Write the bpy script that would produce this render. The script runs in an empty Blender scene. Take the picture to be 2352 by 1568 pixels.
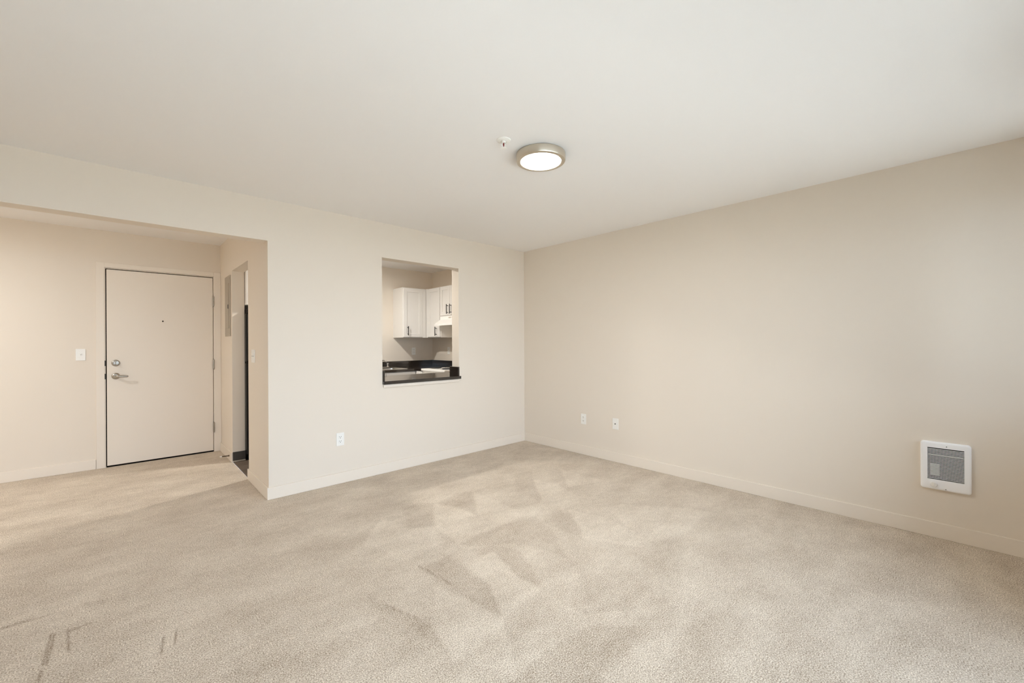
import bpy, bmesh, math, random
import numpy as np
from mathutils import Vector, Matrix

random.seed(7)
SC = bpy.context.scene
COL = SC.collection
PI = math.pi

# ------------------------------------------------------------------ camera
cam_d = bpy.data.cameras.new('camera')
cam_d.sensor_width = 36.0
cam_d.lens = 954.43 / 2352 * 36.0
cam_d.shift_y = 3.655 / 2352
cam_d.clip_start = 0.02
cam = bpy.data.objects.new('camera', cam_d)
COL.objects.link(cam)
yaw = math.radians(46.686)
fwd = Vector((math.cos(yaw), math.sin(yaw), 0))
rgt = Vector((math.sin(yaw), -math.cos(yaw), 0))
base = Matrix((rgt, Vector((0, 0, 1)), -fwd)).transposed().to_4x4()
cam.matrix_world = Matrix.Translation((-3.8134, -3.8141, 1.2611)) @ base @ Matrix.Rotation(math.radians(-0.2873), 4, 'Z')
SC.camera = cam

# ------------------------------------------------------------------ world, light, exposure
world = bpy.data.worlds.new('overcast_sky')
SC.world = world
world.use_nodes = True
wbg = world.node_tree.nodes['Background']
wbg.inputs[0].default_value = (0.81, 0.945, 1.2, 1)
SKY = 5.9
wbg.inputs[1].default_value = SKY
SUN = 19.0
LAMP_LIVING, LAMP_HALL, LAMP_KITCHEN = 16.5, 28.0, 35.0        # watts
LAMP_COL = {'led_living': (1.0, 0.975, 0.945), 'led_hall': (0.97, 1.0, 1.03), 'led_kitchen': (1.0, 0.97, 0.92)}

# added high sun: bounces off the paving onto the ceiling, overhang blocks direct rays
sl = bpy.data.lights.new('sun', 'SUN')
sl.energy = SUN; sl.angle = math.radians(2); sl.color = (0.96, 0.98, 1.0)
so = bpy.data.objects.new('sun', sl)
COL.objects.link(so)
so.rotation_euler = Vector((0.12, 0.25, -0.96)).to_track_quat('-Z', 'Y').to_euler()

SC.view_settings.view_transform = 'Standard'
SC.view_settings.look = 'None'
SC.view_settings.gamma = 1.0
SC.view_settings.use_curve_mapping = False
SC.view_settings.exposure = 0.0
try:
    SC.cycles.max_bounces = 14
    SC.cycles.diffuse_bounces = 10
    SC.cycles.glossy_bounces = 4
    SC.cycles.transparent_max_bounces = 12
    SC.cycles.caustics_reflective = False
    SC.cycles.caustics_refractive = False
except Exception:
    pass

# daylight portal over the sliding window behind the camera (guides sampling of the sky)
WX0, WX1, WZ0, WZ1, WY = -5.0, -1.08, 0.03, 2.15, -4.5
VX0, VX1, VZ0, VZ1 = -1.0, -0.16, 0.82, 2.2          # added window: lights ceiling and wall at the right, floor below stays dark
pl = bpy.data.lights.new('window_portal', 'AREA')
pl.shape = 'RECTANGLE'; pl.size = WX1 - WX0; pl.size_y = WZ1 - WZ0
pl.cycles.is_portal = True
po = bpy.data.objects.new('window_portal', pl)
COL.objects.link(po)
po.location = ((WX0 + WX1) / 2, WY - 0.17, (WZ0 + WZ1) / 2)
po.rotation_euler = (PI / 2, 0, 0)          # -Z of the light faces +Y, into the room
pl2 = pl.copy(); pl2.name = 'window_portal.001'
pl2.size = VX1 - VX0; pl2.size_y = VZ1 - VZ0
po2 = bpy.data.objects.new('window_portal.001', pl2)
COL.objects.link(po2)
po2.location = ((VX0 + VX1) / 2, WY - 0.17, (VZ0 + VZ1) / 2)
po2.rotation_euler = (PI / 2, 0, 0)


# ------------------------------------------------------------------ materials
def srgb(r, g, b):
    f = lambda c: (c / 255 / 12.92) if c / 255 <= 0.04045 else ((c / 255 + 0.055) / 1.055) ** 2.4
    return (f(r), f(g), f(b), 1)


def mat(name, col, rough=0.5, metal=0.0, spec=0.5, emit=None, estr=0.0, bump=None, var=None, coat=0.0):
    m = bpy.data.materials.new(name)
    m.use_nodes = True
    nt = m.node_tree
    b = nt.nodes['Principled BSDF']
    b.inputs['Base Color'].default_value = col
    b.inputs['Roughness'].default_value = rough
    b.inputs['Metallic'].default_value = metal
    b.inputs['Specular IOR Level'].default_value = spec
    if coat:
        b.inputs['Coat Weight'].default_value = coat
    if emit:
        b.inputs['Emission Color'].default_value = (*emit, 1)
        b.inputs['Emission Strength'].default_value = estr
    tc = None
    if bump or var:
        tc = nt.nodes.new('ShaderNodeTexCoord')
    if bump:
        sc, st, dist = bump
        n = nt.nodes.new('ShaderNodeTexNoise')
        n.inputs['Scale'].default_value = sc; n.inputs['Detail'].default_value = 3
        nt.links.new(tc.outputs['Object'], n.inputs['Vector'])
        bp = nt.nodes.new('ShaderNodeBump')
        bp.inputs['Strength'].default_value = st; bp.inputs['Distance'].default_value = dist
        nt.links.new(n.outputs['Fac'], bp.inputs['Height'])
        nt.links.new(bp.outputs['Normal'], b.inputs['Normal'])
    if var:
        sc, c2 = var
        n = nt.nodes.new('ShaderNodeTexNoise')
        n.inputs['Scale'].default_value = sc; n.inputs['Detail'].default_value = 4
        nt.links.new(tc.outputs['Object'], n.inputs['Vector'])
        r = nt.nodes.new('ShaderNodeValToRGB')
        r.color_ramp.elements[0].position = 0.35; r.color_ramp.elements[0].color = col
        r.color_ramp.elements[1].position = 0.65; r.color_ramp.elements[1].color = c2
        nt.links.new(n.outputs['Fac'], r.inputs['Fac'])
        nt.links.new(r.outputs['Color'], b.inputs['Base Color'])
    return m


WALLC = srgb(229, 219, 205)
M = {}
M['wall'] = mat('wall_paint', WALLC, 0.75, spec=0.25, bump=(180, 0.06, 0.002))
M['ceil'] = mat('ceiling_paint', srgb(240, 238, 236), 0.85, spec=0.2, bump=(140, 0.08, 0.002))
M['trim'] = mat('trim_paint', srgb(233, 223, 209), 0.45, spec=0.4)
M['door'] = mat('door_paint', srgb(233, 223, 209), 0.5, spec=0.4, bump=(60, 0.02, 0.001))
M['plate'] = mat('white_plastic', srgb(240, 238, 232), 0.35)
M['heater'] = mat('white_enamel', srgb(250, 250, 251), 0.3)
M['dark'] = mat('dark_cavity', srgb(16, 15, 14), 0.8, spec=0.1)
M['slot'] = mat('slot_grey', srgb(70, 68, 64), 0.6)
M['gap'] = mat('door_gap', srgb(20, 16, 13), 0.9, spec=0.05)
M['nickel'] = mat('brushed_nickel', srgb(178, 172, 162), 0.36, metal=1.0)
M['ring'] = mat('nickel_ring', srgb(205, 196, 180), 0.35, metal=0.9)
M['inner'] = mat('grey_metal', srgb(168, 170, 170), 0.5)
M['chrome'] = mat('chrome', srgb(225, 225, 225), 0.12, metal=1.0)
M['steel'] = mat('stainless_steel', srgb(205, 203, 198), 0.28, metal=1.0)
M['hinge'] = mat('hinge_steel', srgb(165, 158, 145), 0.35, metal=1.0)
M['panel'] = mat('grey_panel_paint', srgb(176, 165, 148), 0.45)
M['cab'] = mat('cabinet_white', srgb(232, 229, 224), 0.4)
M['black'] = mat('black_metal', srgb(28, 24, 22), 0.4, metal=0.6)
M['fridge'] = mat('black_gloss', srgb(12, 11, 11), 0.22)
M['counter'] = mat('dark_laminate', srgb(50, 43, 37), 0.12, spec=0.6, coat=0.5, var=(90, srgb(36, 30, 26)))
M['white_app'] = mat('appliance_white', srgb(244, 242, 238), 0.25)
M['coil'] = mat('burner_coil', srgb(30, 28, 27), 0.6)
M['cove'] = mat('rubber_cove_base', srgb(66, 60, 52), 0.5)
M['rubber'] = mat('white_rubber', srgb(235, 230, 222), 0.6)
M['bronze'] = mat('door_stop_metal', srgb(120, 104, 86), 0.35, metal=1.0)
M['bulb'] = mat('sprinkler_bulb', srgb(120, 22, 28), 0.15)
M['lawn'] = mat('asphalt', srgb(108, 110, 112), 0.95, var=(6, srgb(122, 123, 124)))
M['concrete'] = mat('outdoor_concrete', srgb(184, 183, 179), 0.9, var=(3, srgb(198, 197, 193)))
for k in LAMP_COL:
    M[k] = mat(k, (0.9, 0.9, 0.9, 1), 0.5, emit=LAMP_COL[k], estr=6.0)


def plank_mat():
    m = bpy.data.materials.new('vinyl_plank')
    m.use_nodes = True
    nt = m.node_tree
    b = nt.nodes['Principled BSDF']
    b.inputs['Roughness'].default_value = 0.4
    tc = nt.nodes.new('ShaderNodeTexCoord')
    mp = nt.nodes.new('ShaderNodeMapping'); mp.inputs['Scale'].default_value = (1.5, 18, 1)
    n = nt.nodes.new('ShaderNodeTexNoise'); n.inputs['Scale'].default_value = 3; n.inputs['Detail'].default_value = 6
    oi = nt.nodes.new('ShaderNodeObjectInfo')
    add = nt.nodes.new('ShaderNodeVectorMath'); add.operation = 'ADD'
    nt.links.new(tc.outputs['Object'], mp.inputs['Vector'])
    nt.links.new(mp.outputs['Vector'], add.inputs[0])
    nt.links.new(oi.outputs['Random'], add.inputs[1])
    nt.links.new(add.outputs[0], n.inputs['Vector'])
    r = nt.nodes.new('ShaderNodeValToRGB')
    r.color_ramp.elements[0].position = 0.3; r.color_ramp.elements[0].color = srgb(62, 50, 41)
    r.color_ramp.elements[1].position = 0.72; r.color_ramp.elements[1].color = srgb(122, 108, 94)
    nt.links.new(n.outputs['Fac'], r.inputs['Fac'])
    nt.links.new(r.outputs['Color'], b.inputs['Base Color'])
    return m


M['plank'] = plank_mat()


def glass_mat():
    m = bpy.data.materials.new('window_glass')
    m.use_nodes = True
    nt = m.node_tree
    nt.nodes.clear()
    out = nt.nodes.new('ShaderNodeOutputMaterial')
    t = nt.nodes.new('ShaderNodeBsdfTransparent'); t.inputs[0].default_value = (0.94, 0.97, 0.96, 1)
    g = nt.nodes.new('ShaderNodeBsdfGlossy'); g.inputs['Roughness'].default_value = 0.02
    fr = nt.nodes.new('ShaderNodeFresnel'); fr.inputs['IOR'].default_value = 1.25
    mx = nt.nodes.new('ShaderNodeMixShader')
    nt.links.new(fr.outputs[0], mx.inputs[0])
    nt.links.new(t.outputs[0], mx.inputs[1]); nt.links.new(g.outputs[0], mx.inputs[2])
    nt.links.new(mx.outputs[0], out.inputs['Surface'])
    return m


M['glass'] = glass_mat()


def carpet_mat():
    m = bpy.data.materials.new('carpet_pile')
    m.use_nodes = True
    nt = m.node_tree
    N, L = nt.nodes, nt.links
    b = N['Principled BSDF']
    b.inputs['Roughness'].default_value = 0.95
    b.inputs['Specular IOR Level'].default_value = 0.1
    b.inputs['Sheen Weight'].default_value = 0.15
    b.inputs['Sheen Roughness'].default_value = 0.5
    tc = N.new('ShaderNodeTexCoord')

    def noise(scale, detail, rough=0.5, stretch=None):
        n = N.new('ShaderNodeTexNoise')
        n.inputs['Scale'].default_value = scale
        n.inputs['Detail'].default_value = detail
        n.inputs['Roughness'].default_value = rough
        if stretch:
            mp = N.new('ShaderNodeMapping')
            mp.inputs['Scale'].default_value = stretch
            mp.inputs['Rotation'].default_value = (0, 0, 0.35)
            L.new(tc.outputs['Object'], mp.inputs['Vector']); L.new(mp.outputs['Vector'], n.inputs['Vector'])
        else:
            L.new(tc.outputs['Object'], n.inputs['Vector'])
        return n.outputs['Fac']

    def math_(op, a, c):
        q = N.new('ShaderNodeMath'); q.operation = op
        for i, v in enumerate((a, c)):
            if isinstance(v, (int, float)):
                q.inputs[i].default_value = v
            else:
                L.new(v, q.inputs[i])
        return q.outputs[0]

    at = N.new('ShaderNodeAttribute'); at.attribute_name = 'pile_lay'
    tuft = noise(PILE_SCALE, 2, 0.6)
    mid = noise(28, 4, 0.6)
    patch = noise(2.6, 4, 0.62, (1.0, 1.7, 1))
    lay = math_('MULTIPLY', at.outputs['Fac'], LAY_AMT)
    f = math_('ADD', 0.5, lay)
    f = math_('ADD', f, math_('MULTIPLY', math_('SUBTRACT', patch, 0.5), PATCH_AMT))
    f = math_('ADD', f, math_('MULTIPLY', math_('SUBTRACT', mid, 0.5), 0.35))
    f = math_('ADD', f, math_('MULTIPLY', math_('SUBTRACT', tuft, 0.5), TUFT_AMT))
    r = N.new('ShaderNodeValToRGB')
    r.color_ramp.elements[0].position = 0.0; r.color_ramp.elements[0].color = CARPET_D
    r.color_ramp.elements[1].position = 1.0; r.color_ramp.elements[1].color = CARPET_L
    L.new(f, r.inputs['Fac'])
    L.new(r.outputs['Color'], b.inputs['Base Color'])
    bp = N.new('ShaderNodeBump')
    bp.inputs['Strength'].default_value = 0.55; bp.inputs['Distance'].default_value = 0.006
    L.new(math_('ADD', tuft, math_('MULTIPLY', at.outputs['Fac'], 0.15)), bp.inputs['Height'])
    L.new(bp.outputs['Normal'], b.inputs['Normal'])
    return m


PILE_SCALE, LAY_AMT, PATCH_AMT, TUFT_AMT = 190, 0.09, 0.65, 2.5
CARPET_D, CARPET_L = srgb(138, 119, 97), srgb(238, 226, 208)
M['carpet'] = carpet_mat()


# ------------------------------------------------------------------ mesh helpers
def box(bm, x0, x1, y0, y1, z0, z1, bev=0.0, seg=2):
    vs = [bm.verts.new((x, y, z)) for z in (min(z0, z1), max(z0, z1)) for x, y in
          ((min(x0, x1), min(y0, y1)), (max(x0, x1), min(y0, y1)), (max(x0, x1), max(y0, y1)), (min(x0, x1), max(y0, y1)))]
    fs = [(3, 2, 1, 0), (4, 5, 6, 7), (0, 1, 5, 4), (1, 2, 6, 5), (2, 3, 7, 6), (3, 0, 4, 7)]
    faces = [bm.faces.new([vs[i] for i in f]) for f in fs]
    if bev > 0:
        es = list({e for f in faces for e in f.edges})
        bmesh.ops.bevel(bm, geom=es, offset=bev, segments=seg, affect='EDGES', profile=0.5)
    return bm


def frame_of(d):
    d = Vector(d).normalized()
    a = Vector((0, 0, 1)) if abs(d.z) < 0.9 else Vector((1, 0, 0))
    u = d.cross(a).normalized()
    return d, u, d.cross(u).normalized()


def lathe(bm, o, d, prof, seg=24):
    """prof: list of (radius, distance along d); closed at ends when radius is 0"""
    o = Vector(o); d, u, v = frame_of(d)
    rings = []
    for r, t in prof:
        if r <= 1e-6:
            rings.append([bm.verts.new(o + d * t)])
        else:
            rings.append([bm.verts.new(o + d * t + (u * math.cos(2 * PI * k / seg) + v * math.sin(2 * PI * k / seg)) * r) for k in range(seg)])
    for a, c in zip(rings, rings[1:]):
        for k in range(seg):
            q = [a[k % len(a)], a[(k + 1) % len(a)], c[(k + 1) % len(c)], c[k % len(c)]]
            w = []
            for x in q:
                if x not in w:
                    w.append(x)
            if len(w) >= 3:
                bm.faces.new(w)
    return bm


def cyl(bm, p0, p1, r, seg=16, r2=None):
    p0, p1 = Vector(p0), Vector(p1)
    h = (p1 - p0).length
    return lathe(bm, p0, p1 - p0, [(0, 0), (r, 0), (r if r2 is None else r2, h), (0, h)], seg)


def tube(bm, pts, r, seg=10):
    pts = [Vector(p) for p in pts]
    rings = []
    for i, p in enumerate(pts):
        d = (pts[min(i + 1, len(pts) - 1)] - pts[max(i - 1, 0)])
        d, u, v = frame_of(d)
        rr = r[i] if isinstance(r, (list, tuple)) else r
        rings.append([bm.verts.new(p + (u * math.cos(2 * PI * k / seg) + v * math.sin(2 * PI * k / seg)) * rr) for k in range(seg)])
    for a, c in zip(rings, rings[1:]):
        for k in range(seg):
            bm.faces.new((a[k], a[(k + 1) % seg], c[(k + 1) % seg], c[k]))
    bm.faces.new(rings[0][::-1]); bm.faces.new(rings[-1])
    return bm


ORG = {}


def obj(name, bm, m, parent=None, smooth=False):
    o_w = ORG.get(parent.name, Vector((0, 0, 0))) if parent else Vector((0, 0, 0))
    bmesh.ops.recalc_face_normals(bm, faces=bm.faces)
    if o_w.length > 0:
        bmesh.ops.translate(bm, verts=bm.verts, vec=-o_w)
    me = bpy.data.meshes.new(name)
    bm.to_mesh(me); bm.free()
    me.materials.append(m)
    if smooth:
        for p in me.polygons:
            p.use_smooth = True
        try:
            me.set_sharp_from_angle(angle=math.radians(38))
        except Exception:
            pass
    o = bpy.data.objects.new(name, me)
    COL.objects.link(o)
    if parent:
        o.parent = parent
    ORG[o.name] = o_w
    return o


def tag(o, label, cat, group=None, kind=None):
    o['label'] = label; o['category'] = cat
    if group: o['group'] = group
    if kind: o['kind'] = kind
    return o


def thing(name, loc, label, cat, group=None, kind=None):
    o = bpy.data.objects.new(name, None)
    o.empty_display_size = 0.05
    COL.objects.link(o)
    o.location = loc
    ORG[o.name] = Vector(loc)
    return tag(o, label, cat, group, kind)


def B(*a, **k):
    return box(bmesh.new(), *a, **k)


def struct(name, boxes, m, label, cat, bev=0.0):
    bm = bmesh.new()
    for b in boxes:
        box(bm, *b, bev=bev)
    return tag(obj(name, bm, m), label, cat, kind='structure')


# ------------------------------------------------------------------ room shell
H = 2.44
XC = -2.94            # face of the passage wall beside the entry
YD = 2.18             # entry door wall / kitchen back wall
XL = -6.3
T = 0.13
HEAD = 2.103
PX0, PX1, PZ0 = -1.955, -1.040, 0.862      # pass-through opening

# carpet: one fine sheet carrying how the pile lies (vacuum strokes and furrows)
STROKES = [
(1,[(-2.440,-0.971),(-2.598,-1.134),(-2.707,-1.266),(-2.642,-1.435),(-2.650,-1.583),(-2.623,-1.622),(-2.557,-1.624),(-2.327,-1.592),(-2.244,-1.368),(-2.390,-1.255),(-2.401,-1.160)]),
(1,[(-2.013,-0.997),(-2.157,-1.214),(-2.244,-1.368),(-2.270,-1.548),(-2.260,-1.672),(-2.134,-1.654),(-1.901,-1.662),(-1.699,-1.672),(-1.658,-1.426),(-1.919,-1.406),(-1.933,-1.196),(-2.013,-1.041)]),
(1,[(-1.637,-0.999),(-1.777,-1.226),(-1.908,-1.411),(-1.699,-1.672),(-1.603,-1.716),(-1.384,-1.581),(-1.625,-1.551),(-1.638,-1.421),(-1.621,-1.204)]),
(1,[(-1.053,-1.158),(-1.270,-1.412),(-1.380,-1.585),(-1.186,-1.670),(-1.053,-1.623),(-1.015,-1.468),(-0.984,-1.336)]),
(1,[(-0.615,-1.123),(-0.844,-1.361),(-0.960,-1.506),(-0.722,-1.591),(-0.595,-1.603),(-0.612,-1.405)]),
(-1,[(-1.657,-1.819),(-1.393,-1.730),(-1.443,-1.914),(-1.559,-2.094),(-1.651,-2.170),(-1.651,-1.969)]),
(1,[(-1.358,-1.810),(-1.534,-2.082),(-1.651,-2.170),(-1.607,-2.267),(-1.466,-2.534),(-1.372,-2.509),(-1.109,-2.604),(-0.630,-2.592),(-0.684,-2.415),(-0.976,-2.033),(-1.158,-2.055),(-1.303,-2.304),(-1.279,-2.072)]),
(.05,[(-1.673,-1.824),(-1.661,-1.977),(-1.660,-2.177),(-1.613,-2.271),(-1.473,-2.538),(-1.558,-2.556),(-2.030,-2.704),(-2.293,-2.596),(-2.444,-2.672),(-2.730,-2.682),(-2.539,-2.395),(-2.244,-2.365),(-1.911,-2.273),(-1.838,-2.141),(-1.698,-1.959)]),
(-1,[(-1.905,-1.667),(-1.614,-1.727),(-1.718,-1.976),(-1.838,-2.141),(-1.911,-2.273),(-1.940,-2.125),(-1.975,-1.963),(-2.083,-1.866),(-2.219,-1.775),(-2.254,-1.687)]),
(-1,[(-2.263,-1.784),(-2.128,-1.847),(-2.050,-1.989),(-2.160,-2.231),(-2.244,-2.365),(-2.260,-2.212)]),
(-1,[(-2.402,-1.752),(-2.411,-2.150),(-2.539,-2.395),(-2.573,-2.191),(-2.592,-1.756)]),
(1,[(-2.385,-1.864),(-2.177,-1.912),(-2.260,-2.212),(-2.244,-2.365),(-2.539,-2.395),(-2.412,-2.150)]),
(-1,[(-2.911,-1.816),(-2.807,-2.220),(-2.846,-2.428),(-2.886,-2.104),(-2.946,-1.892)]),
(1,[(-2.624,-1.962),(-2.573,-2.188),(-2.539,-2.395),(-2.730,-2.682),(-2.847,-2.427),(-2.807,-2.220)]),
(-1,[(-2.731,-2.683),(-2.620,-2.669),(-2.444,-2.672),(-2.267,-2.716),(-2.101,-2.899),(-2.387,-2.904),(-2.629,-2.897),(-2.797,-2.736)]),
(-1,[(-2.292,-2.598),(-2.050,-2.692),(-1.824,-2.703),(-1.866,-2.866),(-2.063,-2.769)]),
(-0.7,[(-2.751,-1.143),(-2.445,-0.977),(-2.596,-1.130),(-2.707,-1.266),(-2.818,-1.310),(-2.893,-1.163)]),
(-0.8,[(-2.240,-0.899),(-2.110,-0.904),(-2.013,-0.985),(-2.161,-1.210),(-2.239,-1.355),(-2.390,-1.255)]),
(-0.8,[(-2.006,-1.029),(-1.775,-0.964),(-1.652,-1.013),(-1.778,-1.225),(-1.908,-1.400),(-1.928,-1.189)]),
(-0.8,[(-1.075,-0.925),(-0.852,-0.952),(-1.152,-1.274),(-1.364,-1.562),(-1.369,-1.287)]),
(-0.5,[(-0.801,-1.098),(-0.575,-1.061),(-0.847,-1.359),(-0.968,-1.498),(-0.949,-1.310)]),
(-4,[(-4.039,-1.103),(-4.036,-1.106),(-4.039,-1.345),(-4.042,-1.341)]),
(-4,[(-4.028,-1.114),(-4.025,-1.116),(-4.029,-1.354),(-4.032,-1.351)]),
(-4,[(-3.990,-1.111),(-3.987,-1.114),(-3.970,-1.314),(-3.973,-1.311)]),
(-4,[(-3.683,-1.469),(-3.680,-1.472),(-3.695,-1.590),(-3.698,-1.588)]),
(-4,[(-3.640,-1.465),(-3.637,-1.468),(-3.650,-1.565),(-3.653,-1.563)]),
(-3,[(-4.043,-1.383),(-4.038,-1.388),(-4.041,-1.465),(-4.046,-1.460)]),
(-3,[(-4.209,-0.890),(-4.132,-0.895),(-4.064,-0.905),(-4.130,-0.909),(-4.206,-0.908)]),
(-1,[(-3.951,-0.891),(-3.859,-0.932),(-3.874,-0.966),(-3.934,-0.955)]),
(-3,[(-3.988,-1.121),(-3.899,-1.118),(-3.980,-1.148)]),
(-1.2,[(-3.912,-1.508),(-3.839,-1.502),(-3.836,-1.514),(-3.905,-1.526)]),
(-3,[(-2.582,-1.727),(-2.552,-2.015),(-2.558,-2.020),(-2.591,-1.731)]),
(-3,[(-2.890,-1.913),(-2.824,-2.126),(-2.829,-2.130),(-2.894,-1.918)]),
(-1,[(-1.563,-2.587),(-1.578,-2.487),(-1.647,-2.606),(-1.642,-2.643)]),

]


def build_carpet():
    st = 0.0135
    xs = np.arange(0, int(math.ceil((0 - XL) / st)) + 1) * st + XL
    fine = np.arange(-4.08, -3.60, 0.004)                      # finer where thin furrows run
    xs = np.concatenate([xs[xs < fine[0] - .003], fine, xs[xs > fine[-1] + .003]])
    xs[-1] = 0.0
    ys = np.concatenate([np.linspace(WY, 0.0, int(-WY / st)), np.linspace(0.0, YD, int(YD / 0.03))[1:]])
    ic = int(np.argmin(np.abs(xs - XC))); xs[ic] = XC
    nx, ny = len(xs), len(ys)
    gx, gy = np.meshgrid(xs, ys)
    lay = np.zeros_like(gx)
    for v, poly in STROKES:
        P = np.array(poly)
        # a mask with a soft edge of about one tuft
        inside = np.zeros(gx.shape, bool)
        dist = np.full(gx.shape, 9.0)
        j = len(P) - 1
        sel = (gx > P[:, 0].min() - .1) & (gx < P[:, 0].max() + .1) & (gy > P[:, 1].min() - .1) & (gy < P[:, 1].max() + .1)
        X, Y = gx[sel], gy[sel]
        ins = np.zeros(X.shape, bool); dd = np.full(X.shape, 9.0)
        for i in range(len(P)):
            (xa, ya), (xb, yb) = P[j], P[i]
            c = ((yb > Y) != (ya > Y)) & (X < (xa - xb) * (Y - yb) / ((ya - yb) if ya != yb else 1e-9) + xb)
            ins ^= c
            ex, ey = xb - xa, yb - ya
            t = np.clip(((X - xa) * ex + (Y - ya) * ey) / max(ex * ex + ey * ey, 1e-9), 0, 1)
            dd = np.minimum(dd, np.hypot(X - xa - t * ex, Y - ya - t * ey))
            j = i
        sd = np.where(ins, dd, -dd)
        soft = 0.012 if abs(v) < 1.5 else 0.008
        w = np.clip(0.5 + sd / (2 * soft), 0, 1) if abs(v) < 1.5 else np.clip(1 + sd / 0.005, 0, 1)
        # strokes fade away from their crisp edge
        lay[sel] = lay[sel] * (1 - w) + v * w
    idx = np.arange(nx * ny).reshape(ny, nx)
    q = np.stack([idx[:-1, :-1], idx[:-1, 1:], idx[1:, 1:], idx[1:, :-1]], -1).reshape(-1, 4)
    cx = (gx[:-1, :-1] + gx[1:, 1:]).ravel() / 2; cy = (gy[:-1, :-1] + gy[1:, 1:]).ravel() / 2
    q = q[~((cx > XC) & (cy > 0))]
    used = np.unique(q); remap = -np.ones(nx * ny, int); remap[used] = np.arange(len(used))
    q = remap[q]
    V = np.stack([gx.ravel()[used], gy.ravel()[used], np.zeros(len(used))], -1)
    me = bpy.data.meshes.new('floor')
    me.vertices.add(len(V)); me.vertices.foreach_set('co', V.ravel())
    me.loops.add(q.size); me.loops.foreach_set('vertex_index', q.ravel().astype(np.int32))
    me.polygons.add(len(q)); me.polygons.foreach_set('loop_start', (np.arange(len(q)) * 4).astype(np.int32))
    me.update(calc_edges=True)
    a = me.attributes.new('pile_lay', 'FLOAT', 'POINT')
    a.data.foreach_set('value', lay.ravel()[used].astype(np.float32))
    me.materials.append(M['carpet'])
    o = bpy.data.objects.new('floor', me)
    COL.objects.link(o)
    tag(o, 'beige cut-pile carpet with vacuum marks across the empty room', 'carpet', kind='structure')


build_carpet()

# kitchen vinyl floor, plank by plank
kf = thing('floor_kitchen', (XC, 0.0, -0.004), 'dark wood-look vinyl plank floor seen through the kitchen doorway', 'floor', kind='structure')
obj('subfloor', B(XC, 0, T, YD, -0.03, -0.004), M['cove'], kf)
pw, plen = 0.15, 1.2
row = 0
y = T - 0.04
plank_meshes = {}
while y < YD:
    x = XC - random.uniform(0.1, plen - 0.1) if row else XC
    while x < 0:
        a, c = max(x, XC), min(x + plen, 0)
        d0, d1 = max(y, T if a > XC + .13 else T), min(y + pw, YD)
        if c - a > 0.03 and d1 - d0 > 0.02:
            obj('plank', B(a + .0012, c - .0012, d0 + .0012, d1 - .0012, -0.004, 0.0 - random.uniform(0, .0006)), M['plank'], kf)
        x += plen
    y += pw; row += 1

struct('ceiling', [(XL - .15, .15, (WY - .15), YD + .15, H, H + .12)], M['ceil'], 'smooth off-white ceiling over the room', 'ceiling')
struct('wall_back', [
    (XL, XC, 0, T, HEAD, H),                                    # header over the entry opening
    (XL, -5.35, 0, T, 0, HEAD),
    (XC, PX0, 0, T, 0, H), (PX0, PX1, 0, T, 0, PZ0), (PX0, PX1, 0, T, HEAD, H), (PX1, 0, 0, T, 0, H)],
    M['wall'], 'cream wall with the kitchen pass-through and the entry opening', 'wall')
struct('wall_right', [(0, .13, (WY - .15), YD + .13, -.03, H)], M['wall'], 'long plain cream wall with the white wall heater', 'wall')
# passage wall with the kitchen doorway
KY0, KY1, KZ = 0.715, 1.49, 2.05
struct('wall_passage', [(XC, XC + .115, T, KY0, 0, H), (XC, XC + .115, KY0, KY1, KZ, H), (XC, XC + .115, KY1, YD, 0, H)],
       M['wall'], 'short cream wall holding the kitchen doorway and grey panel', 'wall')
DX0, DX1, DZ1 = -3.922, -3.014, 2.05
struct('wall_entry', [(XL, DX0 - .03, YD, YD + .13, -.03, H), (DX0 - .03, DX1 + .03, YD, YD + .13, DZ1 + .03, H), (DX1 + .03, .13, YD, YD + .13, -.03, H),
                      (DX0 - .03, DX1 + .03, YD, YD + .13, -.03, 0)],
       M['wall'], 'cream wall around the entry door', 'wall')
struct('wall_left', [(XL - .13, XL, (WY - .15), YD + .13, -.03, H)], M['wall'], 'cream wall on the left outside the view', 'wall')
struct('wall_front', [(XL, WX0, (WY - .15), WY, -.03, H), (WX1, VX0, (WY - .15), WY, -.03, H), (VX1, 0, (WY - .15), WY, -.03, H), (WX0, WX1, (WY - .15), WY, WZ1, H), (WX0, WX1, (WY - .15), WY, -.03, WZ0),
                      (VX0, VX1, (WY - .15), WY, -.03, VZ0), (VX0, VX1, (WY - .15), WY, VZ1, H)],
       M['wall'], 'cream wall around the sliding window behind the viewer', 'wall')
struct('ground', [(-12, 6, -9.2, (WY - .15), -.16, -.06)], M['concrete'], 'pale concrete patio outside the sliding window', 'patio')  # unseen reflector: pale slab added to throw light up to the ceiling
struct('street', [(-40, 34, -50, -9.2, -.2, -.08)], M['lawn'], 'grey asphalt yard beyond the concrete patio', 'yard')  # unseen, added darker so distant paving throws less light on the walls
struct('eave', [(-12, 6, WY - 1.05, WY - .15, H, H + .12)], M['ceil'], 'white eave over the sliding window', 'eave')  # unseen, added to block direct sun from the windows

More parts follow.
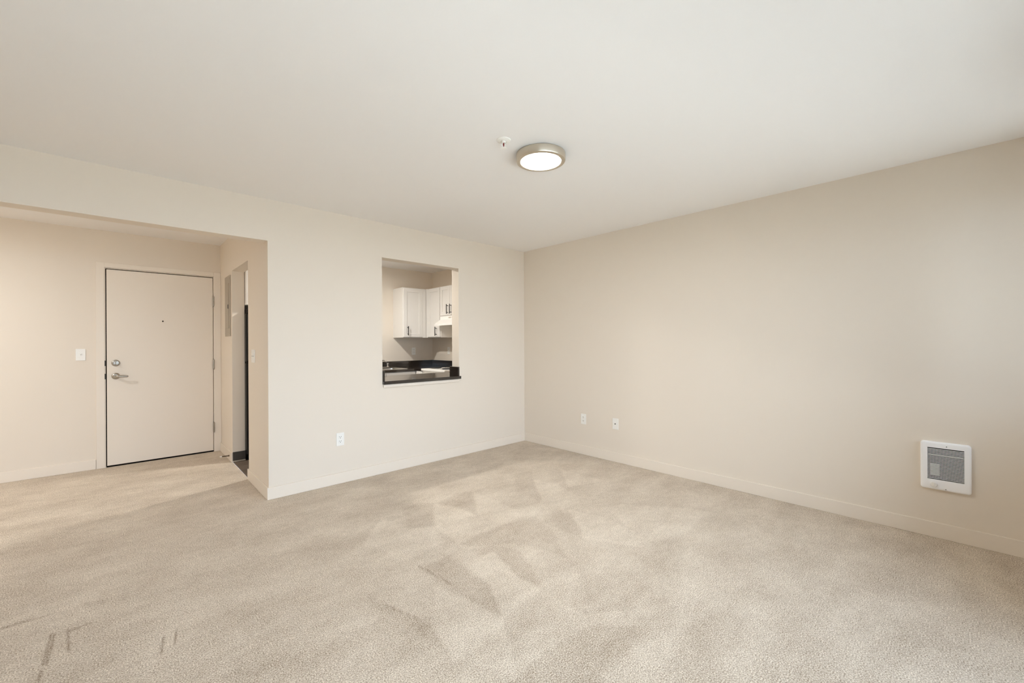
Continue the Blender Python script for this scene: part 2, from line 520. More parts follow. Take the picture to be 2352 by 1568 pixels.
# windows behind the viewer
def window(name, x0, x1, z0, z1, label):
    w = thing(name, ((x0 + x1) / 2, WY - .1, z0), label, 'window', kind='structure')
    bm = bmesh.new()
    for a, c in ((z0, z0 + .05), (z1 - .05, z1)):
        box(bm, x0, x1, WY - .12, WY - .05, a, c)
    for x in (x0, (x0 + x1) / 2 - .025, x1 - .05):
        box(bm, x, x + .05, WY - .12, WY - .05, z0 + .05, z1 - .05)
    obj('window_frame', bm, M['plate'], w)
    for a, c in ((x0 + .05, (x0 + x1) / 2 - .025), ((x0 + x1) / 2 + .025, x1 - .05)):
        obj('pane', B(a, c, WY - .088, WY - .082, z0 + .05, z1 - .05), M['glass'], w)


window('window_1', WX0, WX1, WZ0, WZ1, 'tall white framed sliding window in the wall behind the viewer')
window('window_2', VX0, VX1, VZ0, VZ1, 'smaller white framed window with a sill in the wall behind the viewer')  # added for its light on the right-hand ceiling and wall

# baseboards
BB, BT = 0.098, 0.013


def baseboard(name, boxes, label):
    bm = bmesh.new()
    for b in boxes:
        box(bm, *b, bev=0.002, seg=1)
    return tag(obj(name, bm, M['trim']), label, 'baseboard', kind='structure')


baseboard('baseboard_back', [(XC - BT, 0, -BT, 0, 0, BB)], 'flat cream baseboard under the pass-through wall')
baseboard('baseboard_right', [(-BT, 0, WY, -BT, 0, BB)], 'long flat cream baseboard under the heater wall')
baseboard('baseboard_passage', [(XC - BT, XC, 0, KY0, 0, BB), (XC - BT, XC, KY1, YD - .016, 0, BB)], 'flat cream baseboard either side of the kitchen doorway')
baseboard('baseboard_entry', [(XL, DX0 - .075, YD - BT, YD, 0, BB)], 'flat cream baseboard left of the entry door')
baseboard('baseboard_left', [(XL, XL + BT, WY, YD - BT, 0, BB)], 'flat cream baseboard on the left wall outside the view')
# dark cove base on the kitchen doorway jamb
tag(obj('baseboard_kitchen', B(XC + .001, XC + .118, KY1 - .006, KY1, 0.012, 0.105, bev=.001, seg=1), M['cove']),
    'dark rubber cove base on the kitchen doorway jamb', 'baseboard', kind='structure')
bm = B(XC + .004, XC + .118, KY1 - .014, KY1, 0.0, 0.012, bev=.003)
tag(obj('trim_2', bm, M['panel']), 'thin light strip at the foot of the doorway jamb', 'trim', kind='structure')

# ------------------------------------------------------------------ entry door
d1 = thing('door_1', ((DX0 + DX1) / 2, YD, 0), 'plain cream flush entry door with lever handle in a flat frame', 'door', kind='structure')
FY = YD - 0.016        # face of the frame
obj('door_slab', B(DX0 + .0065, DX1 - .004, YD - .012, YD + .032, .016, DZ1 - .006, bev=.0015, seg=1), M['door'], d1)
bm = bmesh.new()
box(bm, DX0 - .072, DX0 - .008, FY, YD + .001, 0, DZ1 + .062, bev=.0015, seg=1)
box(bm, DX1 + .006, XC - .001, FY, YD + .001, 0, DZ1 + .062, bev=.0015, seg=1)
box(bm, DX0 - .008, DX1 + .006, FY, YD + .001, DZ1 + .012, DZ1 + .062, bev=.0015, seg=1)
obj('door_frame', bm, M['trim'], d1)
bm = bmesh.new()          # rebate and stop, a step behind the frame face
box(bm, DX0 - .0085, DX0 - .0015, YD - .010, YD + .06, 0, DZ1 + .006)
box(bm, DX1 + .0015, DX1 + .0065, YD - .010, YD + .06, 0, DZ1 + .006)
box(bm, DX0 - .0085, DX1 + .0065, YD - .010, YD + .06, DZ1 + .0035, DZ1 + .0095)
obj('door_stop_strip', bm, M['trim'], d1)
bm = bmesh.new()
box(bm, DX0 - .03, DX1 + .03, YD + .034, YD + .05, 0, DZ1 + .03)
box(bm, DX0, DX1, YD - .006, YD + .034, .0, .012)
obj('gasket', bm, M['gap'], d1)  # near-black sheet and strip painting in the shade of the door gaps
for zc in (1.772, 1.030, 0.290):
    h = obj('hinge', cyl(bmesh.new(), (DX1 + .001, YD - .019, zc - .055), (DX1 + .001, YD - .019, zc + .055), .0085, 14), M['hinge'], d1, True)
    bm = bmesh.new()
    for k in (-.018, .018):
        cyl(bm, (DX1 + .001, YD - .019, zc + k - .0012), (DX1 + .001, YD - .019, zc + k + .0012), .0092, 14)
    lathe(bm, (DX1 + .001, YD - .019, zc - .055), (0, 0, -1), [(.006, 0), (.005, .006), (0, .009)], 12)
    lathe(bm, (DX1 + .001, YD - .019, zc + .055), (0, 0, 1), [(.006, 0), (.005, .004), (0, .005)], 12)
    obj('hinge_pin', bm, M['hinge'], h, True)
DF = YD - .012
hx = -3.848
# deadbolt
dz = 1.074
db = obj('deadbolt', lathe(bmesh.new(), (hx, DF, dz), (0, -1, 0), [(0, 0), (.033, 0), (.033, .005), (.029, .010), (.024, .012), (0, .012)], 32), M['nickel'], d1, True)
bm = bmesh.new()
cyl(bm, (hx, DF - .011, dz), (hx, DF - .018, dz), .012, 20)
box(bm, hx - .0045, hx + .0045, DF - .032, DF - .016, dz - .02, dz + .02, bev=.003)
obj('thumb_turn', bm, M['nickel'], db, True)
for sx in (-.018, .018):
    obj('screw', lathe(bmesh.new(), (hx + sx, DF - .0115, dz), (0, -1, 0), [(0, 0), (.0035, 0), (.003, .002), (0, .002)], 10), M['hinge'], db, True)
# lever
lz = 0.938
lv = obj('lever_handle', tube(bmesh.new(), [(hx, DF - .004, lz), (hx, DF - .035, lz), (hx + .004, DF - .052, lz), (hx + .014, DF - .060, lz), (hx + .03, DF - .062, lz - .001), (hx + .062, DF - .06, lz - .002), (hx + .088, DF - .057, lz - .003), (hx + .094, DF - .054, lz - .003)],
                              [.011, .011, .0125, .013, .0125, .0115, .0105, .006], 14), M['nickel'], d1, True)
obj('rosette', lathe(bmesh.new(), (hx, DF, lz), (0, -1, 0), [(0, 0), (.033, 0), (.033, .004), (.028, .010), (.016, .014), (0, .014)], 32), M['nickel'], lv, True)
ph = obj('peephole', lathe(bmesh.new(), (-3.470, DF + .001, 1.521), (0, -1, 0), [(0, 0), (.0085, 0), (.0085, .002), (.006, .003), (.006, .001), (0, .001)], 18), M['nickel'], d1, True)
obj('lens', lathe(bmesh.new(), (-3.470, DF, 1.521), (0, -1, 0), [(0, .0022), (.0066, .0022), (0, .0035)], 16), M['dark'], ph, True)
for zc in (1.074, 0.938):
    obj('strike_plate', B(DX0 - .0095, DX0 - .001, YD - .0175, YD - .0075, zc - .028, zc + .028, bev=.001, seg=1), M['slot'], d1)

# ------------------------------------------------------------------ pass-through counter and trim
tag(obj('trim_1', B(PX0 + .006, PX1 - .006, -.016, 0, PZ0 - .030, PZ0, bev=.002, seg=1), M['trim']),
    'cream apron board beneath the pass-through counter', 'trim', kind='structure')
CT = 0.895
pc = thing('pass_through_counter', ((PX0 + PX1) / 2, 0, PZ0), 'dark laminate counter running through the pass-through opening', 'counter')
bm = bmesh.new()
box(bm, PX0 + .001, PX1 - .001, -.028, T, PZ0 + .0015, CT, bev=.002)
box(bm, PX1 - .001, PX1 + .012, -.028, -.0008, PZ0 + .0015, CT, bev=.002)
box(bm, PX0 - .6, -.001, T + .001, .635, PZ0 + .0015, CT, bev=.002)
obj('countertop', bm, M['counter'], pc)
for a, c in ((PX0 + .001, PX0 + .020), (PX1 - .020, PX1 - .001)):
    obj('side_splash', B(a, c, -.012, .155, CT, CT + .102, bev=.0015, seg=1), M['counter'], pc)

# ------------------------------------------------------------------ lamps
LX, LY = -1.895, -2.05


def ring_light(x, y, key, watts, label, group=None, f=1.0):
    t = thing('ceiling_light', (x, y, H), label, 'ceiling light', group)
    obj('housing', lathe(bmesh.new(), (x, y, H), (0, 0, -1), [(r * f, d) for r, d in ((0, 0), (.148, 0), (.153, .003), (.153, .042), (.150, .047), (.132, .050), (.127, .048), (.127, .038), (0, .038))], 72), M['ring'], t, True)
    obj('diffuser', lathe(bmesh.new(), (x, y, H), (0, 0, -1), [(r * f, d) for r, d in ((0, .039), (.1268, .039), (.1268, .0455), (.11, .0465), (0, .047))], 64), M[key], t, True)
    ld = bpy.data.lights.new('led_disc', 'AREA')
    ld.shape = 'DISK'; ld.size = 2 * .1255 * f
    ld.energy = watts; ld.color = LAMP_COL[key]
    lo = bpy.data.objects.new('led_disc', ld)
    COL.objects.link(lo)
    lo.parent = t; lo.location = (0, 0, -.0476)
    return t


ring_light(LX, LY, 'led_living', LAMP_LIVING, 'round glowing ceiling light with nickel ring beside the sprinkler head')
ring_light(-5.4, .9, 'led_hall', LAMP_HALL, 'small round ceiling light over the entry, outside the left edge of view', f=.48)
ring_light(-1.75, 1.06, 'led_kitchen', LAMP_KITCHEN, 'small round ceiling light on the kitchen ceiling behind the pass-through wall', f=.52)

# sprinkler
sx, sy = -2.188, -2.028
sp = thing('fire_sprinkler', (sx, sy, H), 'small white pendent fire sprinkler head on the ceiling', 'sprinkler')
obj('escutcheon', lathe(bmesh.new(), (sx, sy, H), (0, 0, -1), [(0, 0), (.042, 0), (.041, .003), (.030, .008), (.018, .009), (.018, .006), (0, .006)], 36), M['plate'], sp, True)
obj('body', lathe(bmesh.new(), (sx, sy, H), (0, 0, -1), [(0, .006), (.012, .006), (.012, .014), (.009, .017), (0, .017)], 18), M['plate'], sp, True)
bm = bmesh.new()
for s in (-1, 1):
    dxy = Vector((rgt.x, rgt.y, 0)) * s
    c0 = Vector((sx, sy, H))
    tube(bm, [c0 + dxy * .009 + Vector((0, 0, -.015)), c0 + dxy * .014 + Vector((0, 0, -.025)), c0 + dxy * .011 + Vector((0, 0, -.038)), c0 + dxy * .003 + Vector((0, 0, -.046))], .0028, 8)
obj('yoke', bm, M['plate'], sp, True)
obj('glass_bulb', lathe(bmesh.new(), (sx, sy, H), (0, 0, -1), [(0, .016), (.0035, .018), (.0042, .026), (.003, .034), (0, .042)], 12), M['bulb'], sp, True)
bm = lathe(bmesh.new(), (sx, sy, H), (0, 0, -1), [(0, .046), (.008, .046), (.016, .0475), (.016, .049), (0, .0495)], 20)
for k in range(10):
    a = 2 * PI * k / 10
    c = Vector((sx + .018 * math.cos(a), sy + .018 * math.sin(a), H - .049))
    box(bm, c.x - .002, c.x + .002, c.y - .002, c.y + .002, c.z, c.z + .0012)
obj('deflector', bm, M['plate'], sp, True)


# ------------------------------------------------------------------ wall plates
# each builder works in a local frame: P(u, v, w) = along the wall, up, out of the wall
def wallframe(wall, a, z):
    if wall == 'back':      # faces -y
        return lambda u, v, w: (a + u, -w, z + v)
    if wall == 'entry':
        return lambda u, v, w: (a + u, YD - w, z + v)
    if wall == 'right':     # faces -x
        return lambda u, v, w: (-w, a - u, z + v)
    if wall == 'passage':   # faces -x
        return lambda u, v, w: (XC - w, a - u, z + v)


def pbox(bm, P, u0, u1, v0, v1, w0, w1, bev=0.0, seg=2):
    a, c = P(u0, v0, w0), P(u1, v1, w1)
    return box(bm, a[0], c[0], a[1], c[1], a[2], c[2], bev=bev, seg=seg)


def pdisc(bm, P, u, v, w0, prof, seg=14):
    o = Vector(P(u, v, w0)); d = Vector(P(u, v, w0 + 1)) - o
    return lathe(bm, o, d, prof, seg)


def plate_part(t, P, w=.070, h=.117):
    bm = pbox(bmesh.new(), P, -w / 2, w / 2, -h / 2, h / 2, 0, .006, bev=.0025)
    return obj('cover_plate', bm, M['plate'], t)


def outlet(wall, a, z, label, group=None):
    P = wallframe(wall, a, z)
    t = thing('wall_outlet', P(0, 0, 0), label, 'outlet', group)
    plate_part(t, P)
    for v in (.0195, -.0195):
        r = obj('receptacle', pbox(bmesh.new(), P, -.017, .017, v - .014, v + .014, .005, .0075, bev=.001, seg=1), M['plate'], t)
        for u in (-.007, .007):
            obj('slot', pbox(bmesh.new(), P, u - .0015, u + .0015, v + .000, v + .009, .0070, .0078), M['slot'], r)
        obj('ground_hole', pdisc(bmesh.new(), P, 0, v - .007, .0070, [(0, 0), (.0034, 0), (.0034, .0008), (0, .0008)], 10), M['slot'], r)
    obj('screw', pdisc(bmesh.new(), P, 0, 0, .005, [(0, 0), (.003, 0), (.0025, .002), (0, .002)], 10), M['plate'], t)
    return t


outlet('back', -2.366, .398, 'white duplex outlet low on the pass-through wall')
outlet('right', -.945, .399, 'white duplex outlet on the heater wall, nearer the room corner')
# coax plate
P = wallframe('right', -1.362, .401)
t = thing('cable_outlet', P(0, 0, 0), 'white cable plate with one dark centre jack on the heater wall', 'outlet')
plate_part(t, P, .072)
obj('cable_jack', pdisc(bmesh.new(), P, 0, 0, .005, [(0, 0), (.0062, 0), (.0062, .002), (.0048, .004), (.0048, .010), (0, .010)], 12), M['slot'], t)
for v in (-.042, .042):
    obj('screw', pdisc(bmesh.new(), P, 0, v, .005, [(0, 0), (.0026, 0), (.002, .0016), (0, .0016)], 8), M['plate'], t)
# toggle by the entry door
P = wallframe('entry', -4.102, 1.166)
t = thing('light_switch', P(0, 0, 0), 'white single toggle light switch left of the entry door', 'light switch')
plate_part(t, P)
obj('toggle_frame', pbox(bmesh.new(), P, -.006, .006, -.013, .013, .005, .0075, bev=.0008, seg=1), M['plate'], t)
bm = pbox(bmesh.new(), P, -.0042, .0042, -.004, .006, .006, .017, bev=.0015)
for vv in bm.verts:
    k = (YD - vv.co.y - .006) / .011
    vv.co.z += .008 * max(0, k)
obj('toggle', bm, M['plate'], t)
for v in (-.030, .030):
    obj('screw', pdisc(bmesh.new(), P, 0, v, .005, [(0, 0), (.0026, 0), (.002, .0016), (0, .0016)], 8), M['plate'], t)
# rockers beside the kitchen doorway
P = wallframe('passage', .505, 1.155)
t = thing('light_switch', P(0, 0, 0), 'white double rocker switch beside the kitchen doorway', 'light switch')
plate_part(t, P, .116)
for u in (-.023, .023):
    f = obj('rocker_frame', pbox(bmesh.new(), P, u - .0175, u + .0175, -.034, .034, .005, .008, bev=.001, seg=1), M['plate'], t)
    bm = bmesh.new()
    pbox(bm, P, u - .0145, u + .0145, .002, .031, .007, .0105, bev=.001, seg=1)
    pbox(bm, P, u - .0145, u + .0145, -.031, -.002, .007, .0092, bev=.001, seg=1)
    obj('rocker', bm, M['plate'], f)
    obj('seam', pbox(bmesh.new(), P, u - .0145, u + .0145, -.002, .002, .0075, .0084), M['slot'], f)

# breaker panel on the passage wall
PY0, PY1, QZ0, QZ1 = 1.545, 1.835, 1.352, 2.015
bp_ = thing('breaker_panel', (XC, (PY0 + PY1) / 2, QZ0), 'grey metal breaker panel cover between door and kitchen doorway', 'electrical panel')
obj('panel_cover', B(XC - .010, XC, PY0, PY1, QZ0, QZ1, bev=.002, seg=1), M['panel'], bp_)
pd = obj('panel_door', B(XC - .016, XC - .009, PY0 + .045, PY1 - .045, QZ0 + .085, QZ1 - .085, bev=.0025), M['panel'], bp_)
obj('latch', B(XC - .020, XC - .015, PY0 + .050, PY0 + .070, QZ0 + .30, QZ0 + .345, bev=.001, seg=1), M['slot'], pd)
for yy in (PY0 + .02, PY1 - .02):
    for zz in (QZ0 + .03, (QZ0 + QZ1) / 2, QZ1 - .03):
        obj('screw', lathe(bmesh.new(), (XC - .009, yy, zz), (-1, 0, 0), [(0, 0), (.005, 0), (.004, .003), (0, .003)], 10), M['hinge'], bp_)

# spring door stop on the baseboard
ds = thing('door_stop', (XC - BT, 1.602, .05), 'slim metal door stop with white tip on the entry baseboard', 'door stop')
bx = XC - BT
obj('mount', lathe(bmesh.new(), (bx, 1.602, .05), (-1, 0, 0), [(0, 0), (.010, 0), (.009, .004), (.006, .008), (0, .008)], 16), M['bronze'], ds, True)
pts = [(bx - .006 - .062 * k / 120, 1.602 + .0048 * math.cos(2 * PI * k / 8), .0505 + .0015 * k / 120 + .0048 * math.sin(2 * PI * k / 8)) for k in range(121)]
obj('spring', tube(bmesh.new(), pts, .0019, 6), M['bronze'], ds, True)
obj('tip', lathe(bmesh.new(), (bx - .066, 1.602, .052), (-1, 0, 0), [(0, 0), (.0065, 0), (.0075, .006), (.0075, .015), (.005, .019), (0, .020)], 16), M['rubber'], ds, True)

# ------------------------------------------------------------------ wall heater
HY0, HY1, HZ0, HZ1 = -3.891, -3.667, .311, .615
ht = thing('wall_heater', (0, (HY0 + HY1) / 2, HZ0), 'white louvred electric wall heater low on the right wall', 'heater')
GY0, GY1, GZ0, GZ1 = -3.861, -3.699, .376, .578


def rrect(y0, y1, z0, z1, r, n=6):
    out = []
    for cy, cz, a0 in ((y1 - r, z1 - r, 0), (y0 + r, z1 - r, 90), (y0 + r, z0 + r, 180), (y1 - r, z0 + r, 270)):
        for k in range(n + 1):
            a = math.radians(a0 + 90 * k / n)
            out.append((cy + r * math.cos(a), cz + r * math.sin(a)))
    return out


def heater_plate():
    bm = bmesh.new()
    N = 7
    loops = []
    for ins, x in ((0, 0.0), (0, -.016), (.002, -.0195), (.006, -.022), (.012, -.0228)):
        loops.append([bm.verts.new((x, a, c)) for a, c in rrect(HY0 + ins, HY1 - ins, HZ0 + ins, HZ1 - ins, max(.016 - ins, .004), N - 1)])
    # inner rectangle loop sampled with the same count (corner points repeated by tiny radius)
    for ins, x in ((0, -.0228), (0, -.006)):
        loops.append([bm.verts.new((x, a, c)) for a, c in rrect(GY0, GY1, GZ0, GZ1, .0008, N - 1)])
    for A_, B_ in zip(loops, loops[1:]):
        n = len(A_)
        for k in range(n):
            bm.faces.new((A_[k], A_[(k + 1) % n], B_[(k + 1) % n], B_[k]))
    return bm


obj('cover', heater_plate(), M['heater'], ht, True)
obj('cavity', B(-.0055, -.0005, GY0 - .004, GY1 + .004, GZ0 - .004, GZ1 + .004), M['dark'], ht)
NS = 24
pitch = (GZ1 - GZ0) / NS
for k in range(1, NS):
    zc = GZ0 + k * pitch
    bm = B(-.0215, -.0185, GY0, GY1, zc - .0017, zc + .0017)
    obj('slat', bm, M['heater'], ht)
obj('motor_housing', B(-.014, -.004, GY1 - .055, GY1 - .012, GZ0 + .022, GZ0 + .100, bev=.002, seg=1), M['inner'], ht)
obj('element_bracket', B(-.013, -.004, GY0 + .004, GY1 - .004, GZ1 - .0475, GZ1 - .044), M['steel'], ht)
kn = obj('thermostat_knob', lathe(bmesh.new(), (-.0226, -3.728, .343), (-1, 0, 0), [(0, 0), (.017, 0), (.017, .003), (.0155, .008), (.014, .010), (0, .0105)], 28), M['plate'], ht, True)
obj('pointer', B(-.036, -.032, -3.7305, -3.7255, .333, .355, bev=.001, seg=1), M['plate'], kn)
for yy, zz in ((-3.785, .592), (-3.781, .322)):
    obj('screw', lathe(bmesh.new(), (-.0227, yy, zz), (-1, 0, 0), [(0, 0), (.0028, 0), (.0022, .0014), (0, .0014)], 10), M['slot'], ht)


# ------------------------------------------------------------------ kitchen
def shaker(name, parent, axis, a0, a1, z0, z1, face, th=.02, rail=.055, hand=None):
    """door in a vertical plane; axis 'y' = faces -y at y=face, spans x; axis 'x' = faces -x, spans y"""
    bm = bmesh.new()

    def bb(u0, u1, v0, v1, w0, w1, bev=.0012):
        if axis == 'y':
            box(bm, u0, u1, face + w0, face + w1, v0, v1, bev=bev, seg=1)
        else:
            box(bm, face + w0, face + w1, u0, u1, v0, v1, bev=bev, seg=1)
    bb(a0, a0 + rail, z0, z1, 0, th); bb(a1 - rail, a1, z0, z1, 0, th)
    bb(a0 + rail, a1 - rail, z0, z0 + rail, 0, th); bb(a0 + rail, a1 - rail, z1 - rail, z1, 0, th)
    bb(a0 + rail - .004, a1 - rail + .004, z0 + rail - .004, z1 - rail + .004, .009, th - .001)
    d = obj(name, bm, M['cab'], parent)
    if hand:
        hu, h0, h1 = hand
        bm = bmesh.new()
        out = -.032
        if axis == 'y':
            q = lambda w, z: (hu, face + w, z)
        else:
            q = lambda w, z: (face + w, hu, z)
        cyl(bm, q(out, h0), q(out, h1), .006, 12)
        for zz in (h0 + .022, h1 - .022):
            cyl(bm, q(out, zz), q(.001, zz), .0045, 10)
        obj('pull_handle', bm, M['black'], d, True)
    return d


UZ0, UZ1 = 1.352, 2.112
c1 = thing('upper_cabinet', (-.515, YD, UZ0), 'white shaker upper cabinet left of the kitchen corner', 'cabinet', 'kitchen upper cabinets')
obj('cabinet_box', B(-.712, -.003, 1.872, YD - .001, UZ0, UZ1, bev=.0015, seg=1), M['cab'], c1)
shaker('door', c1, 'y', -.706, -.388, UZ0 + .010, UZ1 - .012, 1.852, hand=(-.645, 1.385, 1.525))
obj('filler', B(-.386, -.322, 1.858, 1.872, UZ0, UZ1), M['cab'], c1)
c2 = thing('upper_cabinet', (0, 1.66, UZ0), 'white shaker upper cabinet right of the kitchen corner, beside the hood', 'cabinet', 'kitchen upper cabinets')
obj('cabinet_box', B(-.302, -.001, 1.462, 1.870, UZ0, UZ1, bev=.0015, seg=1), M['cab'], c2)
shaker('door', c2, 'x', 1.470, 1.802, UZ0 + .010, UZ1 - .008, -.322, hand=(1.552, 1.378, 1.514))
obj('filler', B(-.318, -.302, 1.804, 1.856, UZ0, UZ1), M['cab'], c2)
c3 = thing('upper_cabinet', (0, 1.205, 1.668), 'short white shaker cabinet over the range hood', 'cabinet', 'kitchen upper cabinets')
obj('cabinet_box', B(-.302, -.001, .955, 1.459, 1.668, UZ1, bev=.0015, seg=1), M['cab'], c3)
shaker('door', c3, 'x', 1.209, 1.456, 1.674, UZ1 - .006, -.322, hand=(1.246, 1.692, 1.834))
shaker('door', c3, 'x', .958, 1.205, 1.674, UZ1 - .006, -.322, hand=(1.166, 1.692, 1.834))

# hood
hd = thing('range_hood', (0, 1.205, 1.52), 'white range hood under the short cabinet', 'range hood')
bm = bmesh.new()
prof = [(-.001, 1.666), (-.318, 1.666), (-.325, 1.612), (-.425, 1.548), (-.425, 1.522), (-.415, 1.522), (-.41, 1.535), (-.001, 1.535)]
va = [bm.verts.new((x, .957, z)) for x, z in prof]; vb = [bm.verts.new((x, 1.457, z)) for x, z in prof]
bm.faces.new(va); bm.faces.new(vb[::-1])
for k in range(len(prof)):
    j = (k + 1) % len(prof)
    bm.faces.new((va[k], va[j], vb[j], vb[k]))
obj('hood_body', bm, M['white_app'], hd)
for g in (1.205, 1.125):
    for k in range(4):
        obj('vent_slot', B(-.3235, -.3185, g - .028 + k * .016, g - .018 + k * .016, 1.628, 1.648), M['panel'], hd)

# kitchen outlets
tag_l = 'white outlet on the kitchen back wall under the corner cabinet'
P = lambda u, v, w: (-.356 + u, YD - w, 1.138 + v)


def kitchen_outlet(P, label):
    t = thing('wall_outlet', P(0, 0, 0), label, 'outlet')
    plate_part(t, P)
    for v in (.0195, -.0195):
        obj('receptacle', pbox(bmesh.new(), P, -.017, .017, v - .014, v + .014, .005, .0075, bev=.001, seg=1), M['plate'], t)
    for v in (.0195, -.0195):
        for u in (-.007, .007):
            obj('slot', pbox(bmesh.new(), P, u - .0015, u + .0015, v, v + .009, .0070, .0078), M['slot'], t)


kitchen_outlet(P, 'white outlet on the kitchen back wall under the left cabinet')
kitchen_outlet(lambda u, v, w: (-w, 1.697 - u, 1.145 + v), 'white outlet on the kitchen side wall, right of the kitchen corner')

# base cabinets
bc = thing('base_cabinet', (-1.37, YD, 0), 'white base cabinet under the dark sink counter', 'cabinet')
bm = bmesh.new()          # open-topped carcass, so the sink hangs inside it
for b in ((-2.05, -2.03, 1.575, YD - .002, .1, PZ0), (-.70, -.68, 1.575, YD - .002, .1, PZ0), (-2.03, -.70, 1.575, YD - .002, .1, .12),
          (-2.03, -.70, YD - .012, YD - .002, .12, PZ0), (-2.03, -.70, 1.575, 1.583, .12, PZ0)):
    box(bm, *b)
obj('cabinet_box', bm, M['cab'], bc)
obj('toe_kick', B(-2.05, -.68, 1.63, YD - .014, 0, .1), M['cove'], bc)
for k in range(3):
    a = -2.046 + k * .455
    shaker('door', bc, 'y', a, a + .450, .112, PZ0 - .006, 1.555, hand=(a + .41, .66, .80))
bc2 = thing('base_cabinet', (-.35, 1.8, 0), 'white corner base cabinet between sink counter and range', 'cabinet')
obj('cabinet_box', B(-.678, -.002, 1.445, YD - .002, .1, PZ0, bev=.001, seg=1), M['cab'], bc2)
obj('toe_kick', B(-.60, -.002, 1.455, YD - .002, 0, .1), M['cove'], bc2)
bc3 = thing('base_cabinet', (-1.2, T, 0), 'white base cabinet beneath the pass-through counter', 'cabinet')
obj('cabinet_box', B(PX0 - .59, -.002, T + .001, .59, .1, PZ0, bev=.001, seg=1), M['cab'], bc3)
obj('toe_kick', B(PX0 - .59, -.002, T + .001, .53, 0, .1), M['cove'], bc3)

# sink counter (hole for the sink)
SX0, SX1, SY0, SY1 = -1.36, -.775, 1.585, 2.095
sc_ = thing('sink_counter', (-1.02, YD, PZ0), 'dark laminate counter with backsplash along the kitchen back wall', 'counter')
bm = bmesh.new()
g = .012
for b in ((-2.06, SX0 + g, 1.535, YD - .001), (SX1 - g, 0, 1.535, YD - .001), (SX0 + g, SX1 - g, 1.535, SY0 + g), (SX0 + g, SX1 - g, SY1 - g, YD - .001), (-.665, 0, 1.443, 1.535)):
    box(bm, b[0], b[1], b[2], b[3], PZ0, CT)
obj('countertop', bm, M['counter'], sc_)
bm = bmesh.new()
box(bm, -2.06, -.001, YD - .02, YD - .001, CT, CT + .092, bev=.0015, seg=1)
box(bm, -.02, -.001, 1.443, YD - .02, CT, CT + .092, bev=.0015, seg=1)
obj('backsplash', bm, M['counter'], sc_)

# sink
sk = thing('kitchen_sink', ((SX0 + SX1) / 2, (SY0 + SY1) / 2, CT), 'stainless drop-in kitchen sink in the back counter', 'sink')
bm = bmesh.new()


def rloop(ins, z, r):
    return [bm.verts.new((a, c, z)) for a, c in rrect(SX0 + ins, SX1 - ins, SY0 + ins, SY1 - ins - (.07 if ins > .02 else 0), r, 5)]


Ls = [rloop(0, CT + .0005, .04), rloop(.004, CT + .006, .04), rloop(.018, CT + .006, .04), rloop(.035, CT - .002, .05), rloop(.045, CT - .14, .05), rloop(.08, CT - .155, .04)]
for A_, B_ in zip(Ls, Ls[1:]):
    n = len(A_)
    for k in range(n):
        bm.faces.new((A_[k], A_[(k + 1) % n], B_[(k + 1) % n], B_[k]))
bm.faces.new(Ls[-1])
obj('basin', bm, M['steel'], sk, True)
obj('drain', lathe(bmesh.new(), ((SX0 + SX1) / 2, (SY0 + SY1) / 2 - .03, CT - .154), (0, 0, 1), [(0, 0), (.04, 0), (.038, .003), (.02, .001), (0, .001)], 20), M['chrome'], sk, True)

# faucet
fx, fy, fz = -.985, 2.045, CT + .006
fc = thing('faucet', (fx, fy, fz), 'chrome two-handle kitchen faucet behind the sink', 'faucet')
obj('base_plate', B(fx - .13, fx + .13, fy - .026, fy + .026, fz, fz + .012, bev=.005), M['chrome'], fc, True)
obj('spout', tube(bmesh.new(), [(fx, fy, fz + .01), (fx, fy, fz + .07), (fx, fy - .02, fz + .10), (fx, fy - .08, fz + .12), (fx, fy - .16, fz + .115), (fx, fy - .18, fz + .095)], [.016, .013, .012, .011, .010, .010], 14), M['chrome'], fc, True)
for s in (-1, 1):
    hxx = fx + s * .11
    obj('tap_handle', lathe(bmesh.new(), (hxx, fy, fz + .011), (0, 0, 1), [(0, 0), (.017, 0), (.015, .012), (.009, .020), (.009, .030), (.015, .038), (.022, .050), (.022, .058), (0, .060)], 18), M['chrome'], fc, True)

# range
RX0, RY0, RY1 = -.665, .842, 1.438
rg = thing('kitchen_range', (-.34, (RY0 + RY1) / 2, 0), 'white electric coil range seen over the pass-through counter', 'range')
obj('range_body', B(RX0 + .03, -.004, RY0, RY1, .05, .872, bev=.003), M['white_app'], rg)
obj('oven_door', B(RX0, RX0 + .03, RY0 + .006, RY1 - .006, .24, .80, bev=.006), M['white_app'], rg)
obj('drawer_front', B(RX0 + .004, RX0 + .03, RY0 + .006, RY1 - .006, .06, .23, bev=.006), M['white_app'], rg)
bm = cyl(bmesh.new(), (RX0 - .035, RY0 + .06, .77), (RX0 - .035, RY1 - .06, .77), .010, 12)
for yy in (RY0 + .09, RY1 - .09):
    cyl(bm, (RX0 - .035, yy, .77), (RX0 + .002, yy, .77), .007, 8)
obj('oven_handle', bm, M['white_app'], rg, True)
ct = obj('cooktop', B(RX0, -.004, RY0, RY1, .872, .902, bev=.006), M['white_app'], rg)
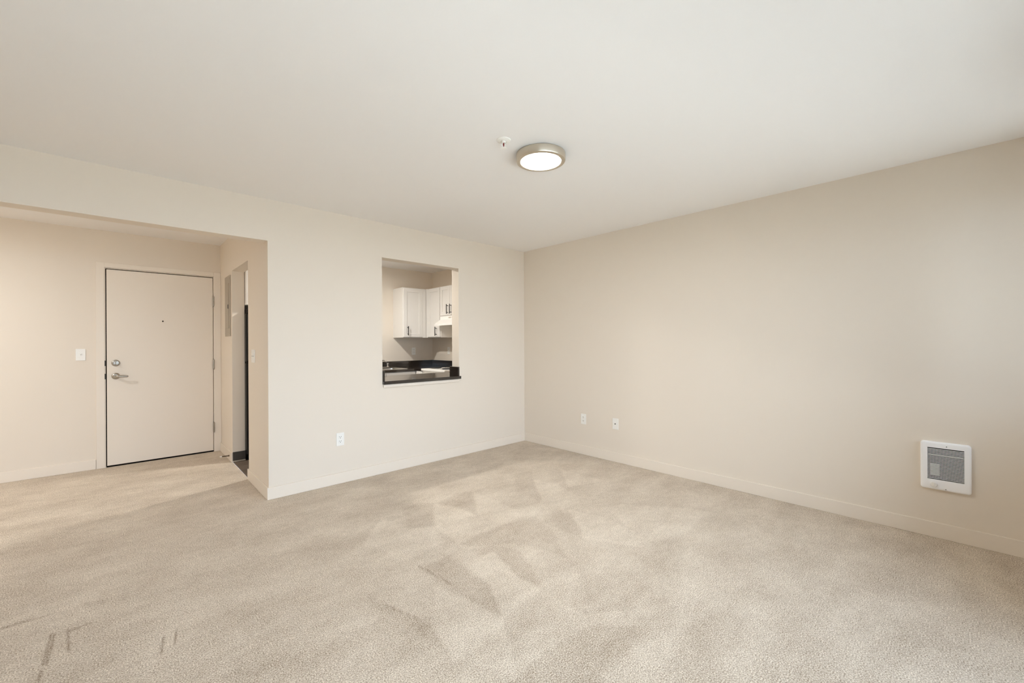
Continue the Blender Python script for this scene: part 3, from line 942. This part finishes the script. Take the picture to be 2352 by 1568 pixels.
for cx_, cy_, r in ((-.50, 1.30, .075), (-.50, .99, .095), (-.21, 1.30, .095), (-.21, .99, .075)):
    bm = bmesh.new()
    lathe(bm, (cx_, cy_, .902), (0, 0, 1), [(r + .018, 0), (r + .018, .003), (r + .010, .004), (r + .004, .001), (0, .001)], 28)
    obj('drip_bowl', bm, M['chrome'], ct, True)
    turns = 4
    pts = [(cx_ + (.016 + (r - .016) * k / 96) * math.cos(2 * PI * turns * k / 96), cy_ + (.016 + (r - .016) * k / 96) * math.sin(2 * PI * turns * k / 96), .911) for k in range(97)]
    obj('burner_coil', tube(bmesh.new(), pts, .0042, 6), M['coil'], ct, True)
bg = obj('backguard', B(-.06, -.004, RY0, RY1, .902, 1.02, bev=.006), M['white_app'], rg)
for k in range(5):
    yy = RY0 + .09 + k * .104
    obj('control_knob', lathe(bmesh.new(), (-.06, yy, .965), (-1, 0, 0), [(0, 0), (.019, 0), (.017, .014), (0, .015)], 18), M['slot'], bg, True)

# refrigerator beside the doorway and the cabinet above it
FX0, FX1, FYF = -2.823, -2.13, 1.44
fr = thing('refrigerator', ((FX0 + FX1) / 2, YD, 0), 'tall black refrigerator just inside the kitchen doorway', 'refrigerator')
obj('fridge_body', B(FX0, FX1, FYF + .06, YD - .03, .03, 1.60, bev=.006), M['fridge'], fr)
dl = obj('fridge_door', B(FX0, FX1, FYF, FYF + .055, .06, 1.06, bev=.012), M['fridge'], fr)
du = obj('freezer_door', B(FX0, FX1, FYF, FYF + .055, 1.07, 1.60, bev=.012), M['fridge'], fr)
obj('door_handle', tube(bmesh.new(), [(FX1 - .05, FYF, .62), (FX1 - .05, FYF - .035, .65), (FX1 - .05, FYF - .035, 1.0), (FX1 - .05, FYF, 1.03)], .010, 8), M['black'], dl, True)
obj('door_handle', tube(bmesh.new(), [(FX1 - .05, FYF, 1.10), (FX1 - .05, FYF - .035, 1.13), (FX1 - .05, FYF - .035, 1.38), (FX1 - .05, FYF, 1.41)], .010, 8), M['black'], du, True)
obj('hinge_cover', B(FX0 + .004, FX0 + .08, FYF + .004, FYF + .10, 1.60, 1.645, bev=.004), M['black'], fr)
obj('toe_grille', B(FX0 + .02, FX1 - .02, FYF + .03, FYF + .06, 0, .06), M['dark'], fr)
c4 = thing('upper_cabinet', ((FX0 + FX1) / 2, YD, 1.69), 'white cabinet above the black refrigerator', 'cabinet', 'kitchen upper cabinets')
obj('cabinet_box', B(FX0 + .002, FX1, 1.46, YD - .001, 1.69, UZ1, bev=.0015, seg=1), M['cab'], c4)
shaker('door', c4, 'y', FX0 + .004, (FX0 + FX1) / 2 - .002, 1.694, UZ1 - .004, 1.44, hand=((FX0 + FX1) / 2 - .04, 1.71, 1.85))
shaker('door', c4, 'y', (FX0 + FX1) / 2 + .002, FX1 - .002, 1.694, UZ1 - .004, 1.44, hand=((FX0 + FX1) / 2 + .04, 1.71, 1.85))
